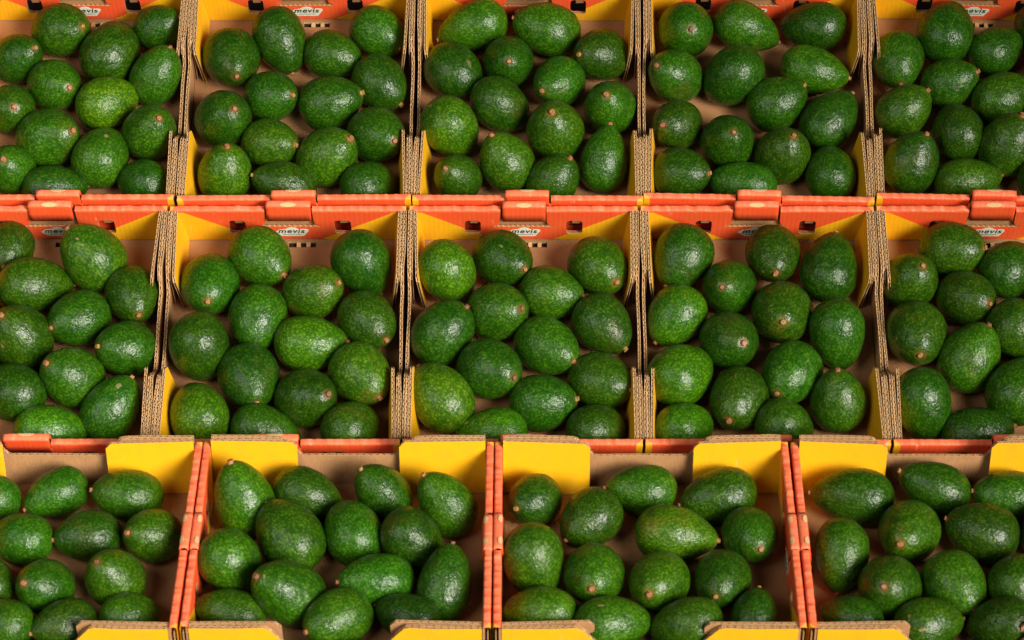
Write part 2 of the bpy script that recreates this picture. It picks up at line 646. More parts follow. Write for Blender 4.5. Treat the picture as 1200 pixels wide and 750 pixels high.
def end_meshes(hc, hm, seed=0):
    """end at +X: outer board (full length, dipped middle), shorter middle board, printed corner flap"""
    y1 = HD - WT - .0006
    s1 = .0600     # half width of the dip
    prof = [(-y1, hc), (-s1 - .020, hc), (-s1 - .014, hc - .002), (-s1 + .006, hm), (s1 - .006, hm), (s1 + .014, hc - .002), (s1 + .020, hc), (y1, hc)]
    rnd = random.Random(seed)
    bow, ph, tw = rnd.uniform(.0008, .0026), rnd.uniform(0, 6), rnd.uniform(-.0008, .0008)

    def bowed(x, y, z):
        k = max(0.0, 1 - (abs(y) / (y1 - .055)) ** 2) if abs(y) < y1 - .055 else 0.0
        return (x - k * (bow + .0008 * math.sin(y * 38 + ph)) * (.35 + z / H * .65) + tw * k, y, z)
    b = Buf()
    b.ply(prof, HW - .0036, HW - .0003, bowed, mi=(0, 3))
    outer = b.mesh('end_wall', [KRAFT, FLUTE, EDGE, YEL if hc > H + .005 or hm < H - .025 else KRAFT])
    b = Buf()
    ln = .094
    b.ply([(y1 - ln, hc - .012), (y1 - ln + .012, hc - .0005), (y1, hc - .0008)], HW - .0071, HW - .0039, mi=(0, 0))
    mid = b.mesh('corner_board', [KRAFT, FLUTE, EDGE])
    b = Buf()
    ln = .100
    b.ply([(y1 - ln, hc - .008), (y1 - ln + .006, hc - .001), (y1, hc)], HW - .0108, HW - .0076, lambda x, y, z: (x - (hc - z) * .11, y, z), z0=.0055, mi=(3, 0))
    # square off the free edge (cut end of the flap)
    flap = b.mesh('corner_flap', [KRAFT, FLUTE, EDGE, YEL])
    return outer, mid, flap


def floor_mesh():
    b = Buf()
    xa, xb, ya, yb = -.004, .030, HD - .020, HD - .0115     # vent slot by the back wall
    X, Y = HW - .004, HD - .004
    xs, ys = (-X, xa, xb, X), (-Y, ya, yb, Y)
    for zz in (.0050, .0010):
        k = len(b.v)
        b.v += [(x, y, zz) for y in ys for x in xs]
        for r_ in range(3):
            for c_ in range(3):
                if (r_, c_) != (1, 1):
                    q = k + r_ * 4 + c_
                    b.f.append([q, q + 1, q + 5, q + 4]); b.m.append(0)
    for (p, q) in ((5, 6), (6, 10), (10, 9), (9, 5), (0, 3), (3, 15), (15, 12), (12, 0)):
        b.f.append([p, q, q + 16, p + 16]); b.m.append(1)
    for x in (.006, .018):
        b.box((x, HD - .019, .001), (x + .005, HD - .0122, .0042), 1)
    return b.mesh('floor_panel', [KRAFT_FLOOR, EDGE])


FLOOR = floor_mesh()
SIDES = [side_wall_meshes(s) for s in (1, 2, 3)]
LETTER = lettering_mesh()
TABS = {}
for raised in (True, False):
    TABS[raised] = [tab_mesh(raised, l) for l in (.0006, .0016, .0026)]
SCARS = {}
for raised in (True, False):
    t_ = TABS[raised][0][1]
    SCARS[raised] = [crush_mesh(t_, 0, .0098)] if raised else [crush_mesh(t_, -.0165, .0055), crush_mesh(t_, .0165, .0055)]
ENDS = {'low': end_meshes(H + .0015, H - .023, 1), 'low2': end_meshes(H + .0005, H - .0245, 2), 'low3': end_meshes(H + .0022, H - .0215, 3), 'far': end_meshes(H + .0085, H - .0200), 'near': end_meshes(H - .0030, H - .0300)}
ROT180 = Matrix.Rotation(math.pi, 4, 'Z')
MIRY = Matrix.Scale(-1, 4, (0, 1, 0))


def mirrored(me, axis):
    c = me.copy()
    c.transform(Matrix.Scale(-1, 4, axis))
    c.flip_normals()
    return c


ENDS_M = {k: (v[0], mirrored(v[1], (0, 1, 0)), mirrored(v[2], (0, 1, 0))) for k, v in ENDS.items()}


def flap_tilt(sy, ang, sx=1):
    """swing a corner flap about its vertical corner edge"""
    piv = Vector((HW - .0075, sy * (HD - WT), 0))
    return Matrix.Translation(piv) @ Matrix.Rotation(ang, 4, 'Z') @ Matrix.Translation(-piv)


def make_crate(mw, raised, rnd, label):
    root = bpy.data.objects.new('avocado_crate', None)
    COL.objects.link(root)
    root.empty_display_size = .05
    root.matrix_world = mw
    root['label'] = label
    root['category'] = 'crate'
    root['group'] = 'cardboard avocado crates set side by side in rows'
    obj('floor_panel', FLOOR, root)
    for k, base in enumerate((Matrix(), ROT180)):
        outer, inner, back, chips, plaque = SIDES[rnd.randrange(3)]
        j = Matrix.Translation((0, rnd.uniform(-.0005, .0005), 0))
        w = obj('side_wall', outer, root, base @ j)
        obj('inner_panel', inner, w)
        obj('backing_panel', back, w)
        for c in chips:
            obj('hole_chip', c, w)
        p = obj('printed_plaque', plaque, w, Matrix.Translation((rnd.uniform(-.001, .001), 0, 0)))
        obj('lettering', LETTER, w, p.matrix_local.copy())
        t = obj('lock_tab', TABS[raised][rnd.randrange(3)][0], root, base @ Matrix.Translation((rnd.uniform(-.0012, .0012), 0, rnd.uniform(-.001, .0006))))
        for s in SCARS[raised]:
            obj('crease_scar', s, t)
        # end at +X (k=0) or -X (k=1)
        kind = ('low', 'low2', 'low3')[rnd.randrange(3)] if raised else ('far', 'near')[k]
        e, em = ENDS[kind], ENDS_M[kind]
        bow = rnd.uniform(-.0012, .0004)
        obj('end_wall', e[0], root, base @ Matrix.Translation((bow * .3, 0, 0)))
        for (mm, sy) in ((e, 1), (em, -1)):
            obj('corner_board', mm[1], root, base @ flap_tilt(sy, -sy * R(rnd.uniform(0, .5))))
            obj('corner_flap', mm[2], root, base @ flap_tilt(sy, -sy * R(rnd.uniform(.3, 2.4))))
    return root


# ------------------------------------------------------------------ avocados
def avocado_mesh(seed, ratio):
    """lathe with a narrower stem end (+Z), slightly bent and lumpy; widest radius 1 -> scaled by B0"""
    rnd = random.Random(seed)
    B0 = .033
    a, b = ratio * B0, B0
    pear = rnd.uniform(.10, .24) + max(0, ratio - 1.3) * .5
    bend = rnd.uniform(-.05, .05) * B0
    nu, nv = 56, 40
    v, f = [], []
    rmax = 0
    prof = []
    for j in range(nv + 1):
        t = math.pi * j / nv            # 0 = blossom end (-z)
        z = -math.cos(t)
        r = math.sin(t)
        r *= (1 - pear * (z * .75 + .35 * z * abs(z)))
        prof.append([r, z])
        rmax = max(rmax, r)
    off = Vector((rnd.uniform(0, 99), rnd.uniform(0, 99), rnd.uniform(0, 99)))
    for j, (r, z) in enumerate(prof):
        r = r / rmax * b
        zz = z * a
        if z > .985:
            zz -= a * .012              # little dimple at the stem
        for i in range(nu):
            p = 2 * math.pi * i / nu
            q = Vector((r * math.cos(p), r * math.sin(p), zz))
            d = Vector((math.cos(p) * r / b, math.sin(p) * r / b, z)).normalized() if (r > 1e-6 or abs(z) > .5) else Vector((0, 0, 1))
            l = noise.noise(q * 28 + off) * .0011 + noise.noise(q * 75 + off) * .00045
            q = q + d * l
            q.x += bend * (1 - z * z) + bend * .6 * z
            v.append(q)
            if j in (0, nv):
                break
    # index bookkeeping: poles have one vertex
    def idx(j, i):
        if j == 0:
            return 0
        if j == nv:
            return 1 + (nv - 1) * nu
        return 1 + (j - 1) * nu + i % nu
    for j in range(nv):
        for i in range(nu):
            q = [idx(j, i), idx(j, i + 1), idx(j + 1, i + 1), idx(j + 1, i)]
            q = [x for n_, x in enumerate(q) if x not in q[:n_]]
            f.append(q)
    me = mesh_of('avocado', v, f, [SKIN], None, True)
    tip = v[-1]
    at = me.attributes.new('collar', 'FLOAT', 'POINT')
    tp = Vector(v[-1])
    at.data.foreach_set('value', [max(0.0, min(1.0, (.0078 - (Vector(q) - tp).length) / .0035)) for q in v])
    return me, Vector(tip)


def stem_mesh(seed):
    rnd = random.Random(seed)
    v, f = [], []
    n = 12
    prof = [(.0046, -.0030), (.0040, .0000), (.0034, .0012), (.0033, .0028), (.0037, .0031), (.0030, .0036), (.0012, .0032)]
    tilt = Vector((rnd.uniform(-.25, .25), rnd.uniform(-.25, .25), 0))
    for (r, z) in prof:
        for i in range(n):
            p = 2 * math.pi * i / n
            rr = r * (1 + .10 * noise.noise((math.cos(p) * 2, math.sin(p) * 2, seed * 1.7 + z * 300)))
            v.append((rr * math.cos(p) + tilt.x * z, rr * math.sin(p) + tilt.y * z, z))
    for j in range(len(prof) - 1):
        for i in range(n):
            f.append([j * n + i, j * n + (i + 1) % n, (j + 1) * n + (i + 1) % n, (j + 1) * n + i])
    f.append([(len(prof) - 1) * n + i for i in range(n)])
    return mesh_of('stem', v, f, [STEM], None, True)


RATIOS = (1.21, 1.24, 1.27, 1.31, 1.35, 1.40, 1.46)
AVO = []
for q in RATIOS:
    AVO.append([avocado_mesh(int(q * 1000) + s, q) for s in range(7)])
STEMS = [stem_mesh(s) for s in range(5)]

VIEW = (Matrix([list(r) for r in CAM_R])).transposed()


def stem_words(axw, seen):
    c = VIEW @ axw          # camera axes: x right, y up, z to the viewer
    if not seen:
        return 'stem hidden'
    if c.z > .88:
        return 'stem facing viewer'
    a = math.degrees(math.atan2(c.y, c.x)) % 360
    k = int((a + 22.5) // 45) % 8
    return 'stem ' + ('rightward', 'up rightward', 'upward', 'up leftward', 'leftward', 'down leftward', 'downward', 'down rightward')[k]


SPECIAL = {('R1C1', 6): ('yellowish', (2.6, 1.75, 1.0)), ('R1C2', 11): ('yellowish', (1.9, 1.4, 1.0)), ('R2C3', 0): ('pale', (2.0, 1.55, 1.2)),
           ('R2C3', 9): ('pale', (2.2, 1.5, 1.3)), ('R1C3', 8): ('pale', (1.8, 1.4, 1.2)), ('R3C3', 10): ('pale', (2.0, 1.5, 1.2)),
           ('R2C3', 12): ('bright', (1.7, 1.7, 1.0)), ('R3C3', 4): ('pale', (2.0, 1.4, 1.1)), ('R3C2', 13): ('dark', (.55, .55, .8)),
           ('R2C2', 7): ('bright', (1.8, 1.5, 1.0)), ('R2C2', 11): ('pale', (1.9, 1.4, 1.0)), ('R1C4', 5): ('bright', (1.5, 1.4, 1.0)),
           ('R1C3', 0): ('bright', (1.6, 1.45, 1.0)), ('R3C2', 0): ('bright', (1.6, 1.4, 1.0)), ('R2C4', 4): ('bright', (1.6, 1.5, 1.0)),
           ('R2C4', 8): ('bright', (1.7, 1.5, 1.0)), ('R2C4', 12): ('bright', (1.6, 1.5, 1.0)), ('R2C1', 10): ('bright', (1.6, 1.6, 1.0)),
           ('R2C2', 8): ('dark', (.7, .75, 1.0)), ('R2C4', 2): ('dark', (.7, .75, 1.0))}


def tint_for(key, i, rnd):
    g, h = rnd.uniform(.70, 1.32), rnd.uniform(-.15, .34)
    if (key, i) in SPECIAL:
        return SPECIAL[(key, i)]
    return None, (g * (1 + h), g, g * (1 - h * .3))



def build_crate(key, data, rnd):
    row, n = key[1], int(key[3]) - 1
    Rm = Matrix([list(r) for r in data['R']]).to_4x4()
    Rm.translation = Vector(data['org'])
    rowname = {'1': 'back', '2': 'middle', '3': 'front'}[row]
    cname = (('leftmost', 'second', 'third', 'rightmost') if row == '3' else ('leftmost', 'second', 'middle', 'fourth', 'rightmost'))[n]
    place = '%s crate of %s row' % (cname, rowname)
    raised = row != '3'
    look = 'cardboard crate of avocados, orange back wall with folded tab' if raised else 'cardboard crate of avocados, orange sides and yellow corner flaps'
    make_crate(Rm @ Matrix.Scale(data['fit'], 4, (1, 0, 0)) if raised else Rm @ Matrix.Rotation(R(90), 4, 'Z') @ Matrix.Translation((-.002, 0, 0)) @ Matrix.Scale(1.008, 4, (1, 0, 0)) @ Matrix.Scale(data['fit'], 4, (0, 1, 0)), raised, rnd, look + ', %s in %s row' % (cname, rowname))
    cols = {}
    for i, fr in enumerate(data['fruit']):
        cols.setdefault(fr[9], []).append((-fr[1], i))
    order = {}
    for c, l in cols.items():
        l.sort()
        for k, (_, i) in enumerate(l):
            order[i] = 'rearmost' if k == 0 else ('frontmost' if k == len(l) - 1 else ('second', 'third', 'fourth', 'fifth')[k - 1])
    for i, fr in enumerate(data['fruit']):
        px, py, pz, ax, ay, az, a, b, seen, col = fr
        axl = Vector((ax, ay, az)).normalized()
        ratio = a / b
        fam = min(range(len(RATIOS)), key=lambda q: abs(RATIOS[q] - ratio))
        me, tip = AVO[fam][rnd.randrange(7)]
        s = b / .033 * (1.055 if row == '3' else 1.025)
        rot = Vector((0, 0, 1)).rotation_difference(axl).to_matrix().to_4x4() @ Matrix.Rotation(rnd.uniform(0, 6.283), 4, 'Z')
        mw = Rm @ Matrix.Translation((px, py, pz)) @ rot @ Matrix.Scale(s, 4)
        o = bpy.data.objects.new('avocado', me)
        COL.objects.link(o)
        o.matrix_world = mw
        tname, tint = tint_for(key, i, rnd)
        o.color = (*tint, 1)
        axw = (Rm.to_3x3() @ axl).normalized()
        shape = tname or ('long' if ratio > 1.36 else 'plump' if ratio < 1.25 else 'green')
        colname = ('left', 'centre-left', 'centre-right', 'right')[col]
        o['label'] = '%s avocado, %s, %s in %s column, %s' % (shape, stem_words(axw, seen), order[i], colname, place)
        o['category'] = 'avocado'
        o['group'] = 'avocados lying in the crates'
        st = bpy.data.objects.new('stem', STEMS[rnd.randrange(5)])
        COL.objects.link(st)
        st.parent = o
        st.matrix_local = Matrix.Translation(tip + Vector((0, 0, -.0002))) @ Matrix.Scale(rnd.uniform(.68, .92), 4)
        g = rnd.random()
        st.color = (1.0, .80, .66, 1) if g < .45 else ((1.1, 1.0, .8, 1) if g < .7 else ((.9, 1.15, .55, 1) if g < .85 else (.6, .5, .45, 1)))


CRATES = {
    'R1C1': {'fit': 0.9972, 'org': [-0.57603, 0.18783, -0.01575], 'R': [[0.999996, -0.002646, 0.0], [0.002521, 0.952847, -0.303439], [0.000803, 0.303438, 0.952851]],
        # x, y, z, stem axis (3), half length, half width, stem seen, column
        'fruit': [
            (-0.0763, 0.0737, 0.0398, 0.664, -0.137, 0.735, 0.0383, 0.0314, 1, 0),
            (-0.0233, 0.1149, 0.0421, 0.717, -0.33, 0.614, 0.0423, 0.0346, 1, 1),
            (0.0415, 0.0825, 0.0409, 0.329, 0.942, -0.058, 0.0455, 0.0364, 0, 2),
            (0.1016, 0.1246, 0.0364, 0.794, 0.01, 0.608, 0.0358, 0.0293, 1, 3),
            (0.1043, 0.0438, 0.0419, 0.456, 0.492, 0.742, 0.0419, 0.0312, 1, 3),
            (-0.0251, 0.0301, 0.04, 0.584, -0.538, 0.608, 0.0399, 0.0327, 1, 1),
            (0.0439, 0.0031, 0.0374, 0.832, 0.525, -0.178, 0.0414, 0.0326, 0, 2),
            (-0.0785, -0.0103, 0.0412, 0.28, -0.484, 0.829, 0.0387, 0.0318, 1, 0),
            (-0.0237, -0.0557, 0.0446, 0.741, -0.22, 0.634, 0.0449, 0.0368, 1, 1),
            (0.1031, -0.0466, 0.0445, 0.373, -0.172, 0.912, 0.0412, 0.0338, 1, 3),
            (0.0434, -0.0811, 0.0394, 0.264, 0.937, -0.229, 0.043, 0.0344, 0, 2),
            (-0.0704, -0.1017, 0.0413, -0.044, -0.269, 0.962, 0.0373, 0.0306, 1, 0),
            (-0.0124, -0.1261, 0.033, 0.982, 0.165, -0.092, 0.0411, 0.0283, 0, 1),
            (0.0982, -0.119, 0.0348, -0.817, 0.422, -0.393, 0.0363, 0.0291, 0, 3),
        ]},
    'R1C2': {'fit': 1.0098, 'org': [-0.28421, 0.18783, -0.01575], 'R': [[0.999973, -0.007406, 0.0], [0.007057, 0.952825, -0.303439], [0.002247, 0.303431, 0.952851]],
        # x, y, z, stem axis (3), half length, half width, stem seen, column
        'fruit': [
            (-0.0912, 0.0681, 0.0422, 0.217, -0.89, 0.401, 0.0443, 0.0363, 1, 0),
            (-0.0297, 0.0999, 0.0406, 0.33, -0.832, -0.446, 0.0453, 0.0334, 1, 1),
            (0.0394, 0.0797, 0.0353, 0.897, -0.427, 0.11, 0.0395, 0.0307, 1, 2),
            (0.0968, 0.1144, 0.0365, 0.713, -0.7, 0.05, 0.039, 0.032, 1, 3),
            (-0.0363, 0.0124, 0.0394, 0.712, -0.374, 0.594, 0.0394, 0.0323, 1, 1),
            (-0.0964, -0.0262, 0.0454, 0.398, -0.295, 0.869, 0.0427, 0.035, 1, 0),
            (0.0399, 0.0019, 0.0406, 0.915, 0.046, 0.401, 0.0425, 0.0348, 1, 2),
            (0.102, 0.0331, 0.0373, 0.653, -0.751, -0.092, 0.0399, 0.0327, 1, 3),
            (-0.0352, -0.0613, 0.0379, 0.826, -0.349, 0.443, 0.0389, 0.0319, 1, 1),
            (0.1008, -0.0515, 0.0421, 0.527, -0.623, 0.578, 0.0426, 0.0349, 1, 3),
            (0.0391, -0.0839, 0.0446, 0.65, 0.05, 0.758, 0.0433, 0.0355, 1, 2),
            (-0.0911, -0.1085, 0.0446, 0.136, 0.291, 0.947, 0.0409, 0.0335, 1, 0),
            (-0.0176, -0.1224, 0.0374, -0.879, 0.008, 0.477, 0.0417, 0.0298, 1, 1),
            (0.0901, -0.123, 0.0356, 0.763, 0.515, -0.391, 0.0372, 0.0298, 0, 3),
        ]},
    'R1C3': {'fit': 0.9957, 'org': [0.00739, 0.18783, -0.01575], 'R': [[0.999992, 0.00408, 0.0], [-0.003888, 0.952843, -0.303439], [-0.001238, 0.303437, 0.952851]],
        # x, y, z, stem axis (3), half length, half width, stem seen, column
        'fruit': [
            (-0.0739, 0.1251, 0.0368, -0.938, -0.288, -0.191, 0.0459, 0.0317, 0, 0),
            (0.0226, 0.1196, 0.0395, -0.938, 0.139, 0.319, 0.0439, 0.0339, 1, 2),
            (-0.0277, 0.0656, 0.0418, 0.04, -0.579, 0.814, 0.0396, 0.0325, 1, 1),
            (0.0923, 0.0766, 0.0401, -0.693, -0.409, 0.594, 0.0402, 0.0329, 1, 3),
            (-0.0963, 0.0505, 0.0389, 0.673, -0.736, 0.068, 0.0419, 0.0343, 1, 0),
            (0.037, 0.0341, 0.038, -0.518, -0.695, 0.498, 0.0385, 0.0316, 1, 2),
            (-0.0354, -0.0026, 0.0402, 0.773, -0.247, -0.584, 0.0413, 0.0325, 0, 1),
            (0.1033, -0.0061, 0.044, -0.119, -0.248, 0.961, 0.0401, 0.0329, 1, 3),
            (-0.0974, -0.042, 0.0447, 0.548, -0.256, -0.796, 0.0432, 0.0346, 0, 0),
            (0.0342, -0.0457, 0.0481, -0.109, -0.101, 0.989, 0.044, 0.036, 1, 2),
            (-0.0281, -0.0895, 0.0433, -0.425, 0.354, 0.833, 0.041, 0.0336, 1, 1),
            (0.0963, -0.0835, 0.0388, 0.17, 0.81, 0.562, 0.0428, 0.0295, 0, 3),
            (-0.0901, -0.1134, 0.0396, -0.342, -0.267, 0.901, 0.0365, 0.0287, 1, 0),
            (0.0324, -0.1166, 0.0392, 0.525, 0.345, 0.778, 0.0372, 0.0305, 1, 2),
        ]},
    'R1C4': {'fit': 0.9931, 'org': [0.29656, 0.18783, -0.01575], 'R': [[0.99975, 0.022341, 0.0], [-0.021288, 0.952613, -0.303439], [-0.006779, 0.303363, 0.952851]],
        # x, y, z, stem axis (3), half length, half width, stem seen, column
        'fruit': [
            (-0.0877, 0.1124, 0.045, 0.109, -0.585, 0.804, 0.0431, 0.0354, 1, 0),
            (-0.0069, 0.122, 0.0379, 0.898, -0.193, -0.395, 0.0447, 0.0308, 0, 1),
            (0.0792, 0.1286, 0.0368, -0.933, 0.205, -0.296, 0.0441, 0.0309, 0, 2),
            (-0.1024, 0.041, 0.0416, -0.606, -0.199, 0.77, 0.0399, 0.0327, 1, 0),
            (-0.0276, 0.039, 0.0443, -0.619, -0.291, -0.73, 0.0437, 0.035, 0, 1),
            (0.0792, 0.0578, 0.0351, 0.978, -0.205, -0.042, 0.0443, 0.0306, 0, 3),
            (0.0289, 0.0025, 0.0398, 0.807, 0.303, 0.507, 0.0406, 0.0333, 1, 2),
            (-0.1008, -0.0339, 0.039, -0.475, -0.515, 0.714, 0.0377, 0.0309, 1, 0),
            (0.0961, -0.0201, 0.0376, 0.626, 0.744, 0.234, 0.0431, 0.0324, 0, 3),
            (-0.0346, -0.0613, 0.0447, 0.094, -0.33, 0.939, 0.0411, 0.0337, 1, 1),
            (0.0342, -0.0809, 0.046, 0.211, -0.03, 0.977, 0.0419, 0.0343, 1, 2),
            (-0.0929, -0.1082, 0.0382, 0.835, -0.296, 0.464, 0.0391, 0.0321, 1, 0),
            (-0.0172, -0.1194, 0.0336, -0.986, 0.164, 0.034, 0.0421, 0.029, 0, 1),
            (0.0936, -0.1014, 0.0361, -0.078, 0.985, -0.153, 0.0392, 0.0313, 0, 3),
        ]},
    'R1C5': {'fit': 0.9972, 'org': [0.58596, 0.18783, -0.01575], 'R': [[0.999703, 0.024359, 0.0], [-0.023211, 0.952568, -0.303439], [-0.007392, 0.303349, 0.952851]],
        # x, y, z, stem axis (3), half length, half width, stem seen, column
        'fruit': [
            (-0.1026, 0.0675, 0.0375, 0.041, -0.995, 0.095, 0.0401, 0.0329, 1, 0),
            (-0.0395, 0.1143, 0.0406, 0.203, 0.976, -0.073, 0.0452, 0.0361, 0, 1),
            (0.026, 0.0901, 0.0352, 0.802, 0.595, -0.056, 0.0384, 0.0307, 0, 2),
            (-0.0366, 0.0341, 0.0382, 0.808, 0.037, 0.588, 0.038, 0.0312, 1, 1),
            (-0.0986, -0.0107, 0.0388, 0.716, 0.374, 0.589, 0.0387, 0.0317, 1, 0),
            (-0.0319, -0.0421, 0.0371, -0.171, 0.97, -0.174, 0.0404, 0.0323, 0, 1),
            (0.0304, 0.0122, 0.0371, 0.923, 0.382, 0.056, 0.0414, 0.0326, 0, 2),
            (-0.0926, -0.0943, 0.0442, 0.356, 0.403, 0.843, 0.0418, 0.0343, 1, 0),
            (-0.0219, -0.1147, 0.0337, 0.98, 0.186, 0.064, 0.0421, 0.029, 0, 1),
            (0.0302, -0.0664, 0.0467, 0.26, 0.348, 0.901, 0.0437, 0.0359, 1, 2),
            (0.0848, 0.1239, 0.0386, -0.529, 0.752, -0.393, 0.0409, 0.0327, 0, 3),
            (0.0905, -0.0185, 0.0368, 0.666, 0.725, -0.176, 0.0401, 0.0321, 0, 3),
            (0.1003, 0.0519, 0.0428, 0.494, -0.157, -0.855, 0.0404, 0.0323, 0, 3),
            (0.0765, -0.1113, 0.0363, 0.875, 0.286, -0.39, 0.0381, 0.0305, 0, 3),
        ]},
    'R2C1': {'fit': 0.9972, 'org': [-0.5819, -0.14033, -0.12025], 'R': [[0.999998, -0.00191, 0.0], [0.00182, 0.952849, -0.303439], [0.00058, 0.303439, 0.952851]],
        # x, y, z, stem axis (3), half length, half width, stem seen, column
        'fruit': [
            (0.0502, 0.1095, 0.0456, -0.596, 0.44, 0.672, 0.0455, 0.0373, 1, 2),
            (-0.0547, 0.1256, 0.0353, -0.036, -0.929, 0.369, 0.0364, 0.0298, 1, 1),
            (-0.0154, 0.0703, 0.0399, 0.896, 0.233, -0.378, 0.047, 0.0331, 0, 1),
            (0.1046, 0.0558, 0.0381, 0.292, -0.889, 0.352, 0.0398, 0.0326, 1, 3),
            (0.0407, 0.0213, 0.04, -0.671, -0.566, 0.479, 0.0412, 0.0337, 1, 2),
            (-0.0276, -0.0075, 0.0486, -0.343, 0.079, 0.936, 0.0452, 0.037, 1, 1),
            (0.101, -0.0203, 0.0406, -0.715, -0.296, 0.633, 0.0403, 0.0331, 1, 3),
            (0.0394, -0.0612, 0.0447, -0.572, -0.045, 0.819, 0.0427, 0.035, 1, 2),
            (-0.03, -0.0812, 0.0404, -0.842, 0.371, -0.392, 0.0431, 0.0345, 0, 1),
            (0.0915, -0.1021, 0.0397, 0.554, 0.678, 0.483, 0.0435, 0.0322, 1, 3),
            (0.0208, -0.131, 0.0353, 0.985, 0.083, -0.153, 0.0441, 0.0304, 0, 2),
            (-0.0924, 0.0386, 0.0392, 0.549, 0.631, -0.549, 0.0401, 0.0321, 0, 0),
            (-0.093, -0.0456, 0.0388, 0.228, 0.922, -0.312, 0.0417, 0.0334, 0, 0),
        ]},
    'R2C2': {'fit': 1.0163, 'org': [-0.28913, -0.14033, -0.12025], 'R': [[0.999999, -0.001309, 0.0], [0.001248, 0.95285, -0.303439], [0.000397, 0.303439, 0.952851]],
        # x, y, z, stem axis (3), half length, half width, stem seen, column
        'fruit': [
            (-0.0938, 0.068, 0.0428, 0.034, -0.829, 0.558, 0.0436, 0.0357, 1, 0),
            (-0.0326, 0.1091, 0.0404, 0.68, -0.701, 0.214, 0.0433, 0.0355, 1, 1),
            (0.0927, 0.097, 0.0459, 0.416, -0.395, -0.819, 0.0442, 0.0354, 0, 3),
            (0.0341, 0.062, 0.0404, 0.788, -0.066, 0.612, 0.0403, 0.033, 1, 2),
            (-0.0332, 0.0231, 0.0396, -0.123, -0.992, 0.036, 0.0428, 0.0351, 1, 1),
            (0.1017, 0.0197, 0.0387, 0.576, -0.783, 0.234, 0.0411, 0.0337, 1, 3),
            (-0.1003, -0.0235, 0.0487, 0.047, -0.283, -0.958, 0.0451, 0.0361, 0, 0),
            (0.0333, -0.01, 0.0382, 0.995, -0.023, 0.095, 0.0442, 0.0336, 1, 2),
            (-0.0388, -0.0629, 0.0415, 0.27, -0.922, 0.277, 0.0443, 0.0363, 1, 1),
            (0.0964, -0.0584, 0.0404, 0.524, -0.821, 0.228, 0.0433, 0.0355, 1, 3),
            (0.0334, -0.0894, 0.0435, 0.609, -0.307, 0.731, 0.0425, 0.0348, 1, 2),
            (-0.0965, -0.1092, 0.0396, -0.336, 0.922, -0.192, 0.0435, 0.0348, 0, 0),
            (-0.015, -0.1309, 0.035, 0.935, -0.257, -0.243, 0.0428, 0.0295, 0, 1),
            (0.0867, -0.1276, 0.0379, 0.652, 0.567, -0.504, 0.039, 0.0312, 0, 3),
        ]},
    'R2C3': {'fit': 0.9814, 'org': [0.00134, -0.14033, -0.12025], 'R': [[1.0, 0.00074, 0.0], [-0.000705, 0.952851, -0.303439], [-0.000225, 0.303439, 0.952851]],
        # x, y, z, stem axis (3), half length, half width, stem seen, column
        'fruit': [
            (-0.0927, 0.0856, 0.0457, 0.386, -0.271, -0.882, 0.0431, 0.0344, 0, 0),
            (-0.0245, 0.1092, 0.0404, 0.612, -0.632, 0.475, 0.0417, 0.0342, 1, 1),
            (0.093, 0.0968, 0.0409, 0.476, -0.773, 0.419, 0.0427, 0.035, 1, 3),
            (0.0356, 0.0607, 0.038, 0.939, -0.249, 0.237, 0.0403, 0.033, 1, 2),
            (-0.0298, 0.0312, 0.0428, 0.661, -0.315, 0.682, 0.0422, 0.0346, 1, 1),
            (-0.0969, 0.0016, 0.0431, 0.656, 0.476, 0.586, 0.0437, 0.0358, 1, 0),
            (0.0973, 0.0152, 0.0382, 0.628, -0.778, -0.023, 0.0411, 0.0337, 1, 3),
            (0.0304, -0.0173, 0.0396, 0.7, -0.642, 0.311, 0.0445, 0.0339, 1, 2),
            (-0.0385, -0.0515, 0.0429, 0.631, -0.547, 0.549, 0.0438, 0.0359, 1, 1),
            (-0.0984, -0.0865, 0.0404, -0.555, 0.823, 0.119, 0.0454, 0.0358, 0, 0),
            (0.0248, -0.0933, 0.0393, 0.944, -0.071, 0.321, 0.0415, 0.034, 1, 2),
            (0.0945, -0.0652, 0.0398, 0.796, -0.471, 0.381, 0.0416, 0.0341, 1, 3),
            (-0.0363, -0.1313, 0.0339, -0.97, 0.116, -0.215, 0.0415, 0.0286, 0, 1),
            (0.0876, -0.1293, 0.0364, 0.814, 0.396, -0.424, 0.0379, 0.0303, 0, 3),
        ]},
    'R2C4': {'fit': 1.0009, 'org': [0.28956, -0.14033, -0.12025], 'R': [[0.999997, 0.002392, 0.0], [-0.002279, 0.952848, -0.303439], [-0.000726, 0.303438, 0.952851]],
        # x, y, z, stem axis (3), half length, half width, stem seen, column
        'fruit': [
            (-0.0934, 0.1104, 0.0401, -0.455, -0.885, -0.099, 0.0433, 0.0355, 1, 0),
            (0.0195, 0.1144, 0.0393, 0.016, -0.897, 0.441, 0.0406, 0.0333, 1, 2),
            (0.089, 0.0977, 0.0401, 0.195, 0.95, 0.243, 0.0444, 0.035, 0, 3),
            (-0.0375, 0.0676, 0.042, -0.259, -0.51, 0.82, 0.0397, 0.0326, 1, 1),
            (-0.1017, 0.0264, 0.0382, -0.61, -0.759, -0.226, 0.0406, 0.0333, 1, 0),
            (0.0264, 0.0276, 0.0455, -0.047, -0.699, 0.714, 0.0449, 0.0368, 1, 2),
            (-0.0363, -0.011, 0.0442, 0.285, -0.541, 0.791, 0.0425, 0.0348, 1, 1),
            (0.093, -0.0022, 0.044, 0.119, -0.665, -0.737, 0.0441, 0.0335, 0, 3),
            (-0.0961, -0.0567, 0.0421, 0.676, 0.64, -0.364, 0.0454, 0.0363, 0, 0),
            (0.0342, -0.0547, 0.0404, -0.464, -0.825, 0.321, 0.0427, 0.035, 1, 2),
            (-0.0312, -0.0904, 0.0406, -0.312, -0.867, 0.388, 0.0425, 0.0348, 1, 1),
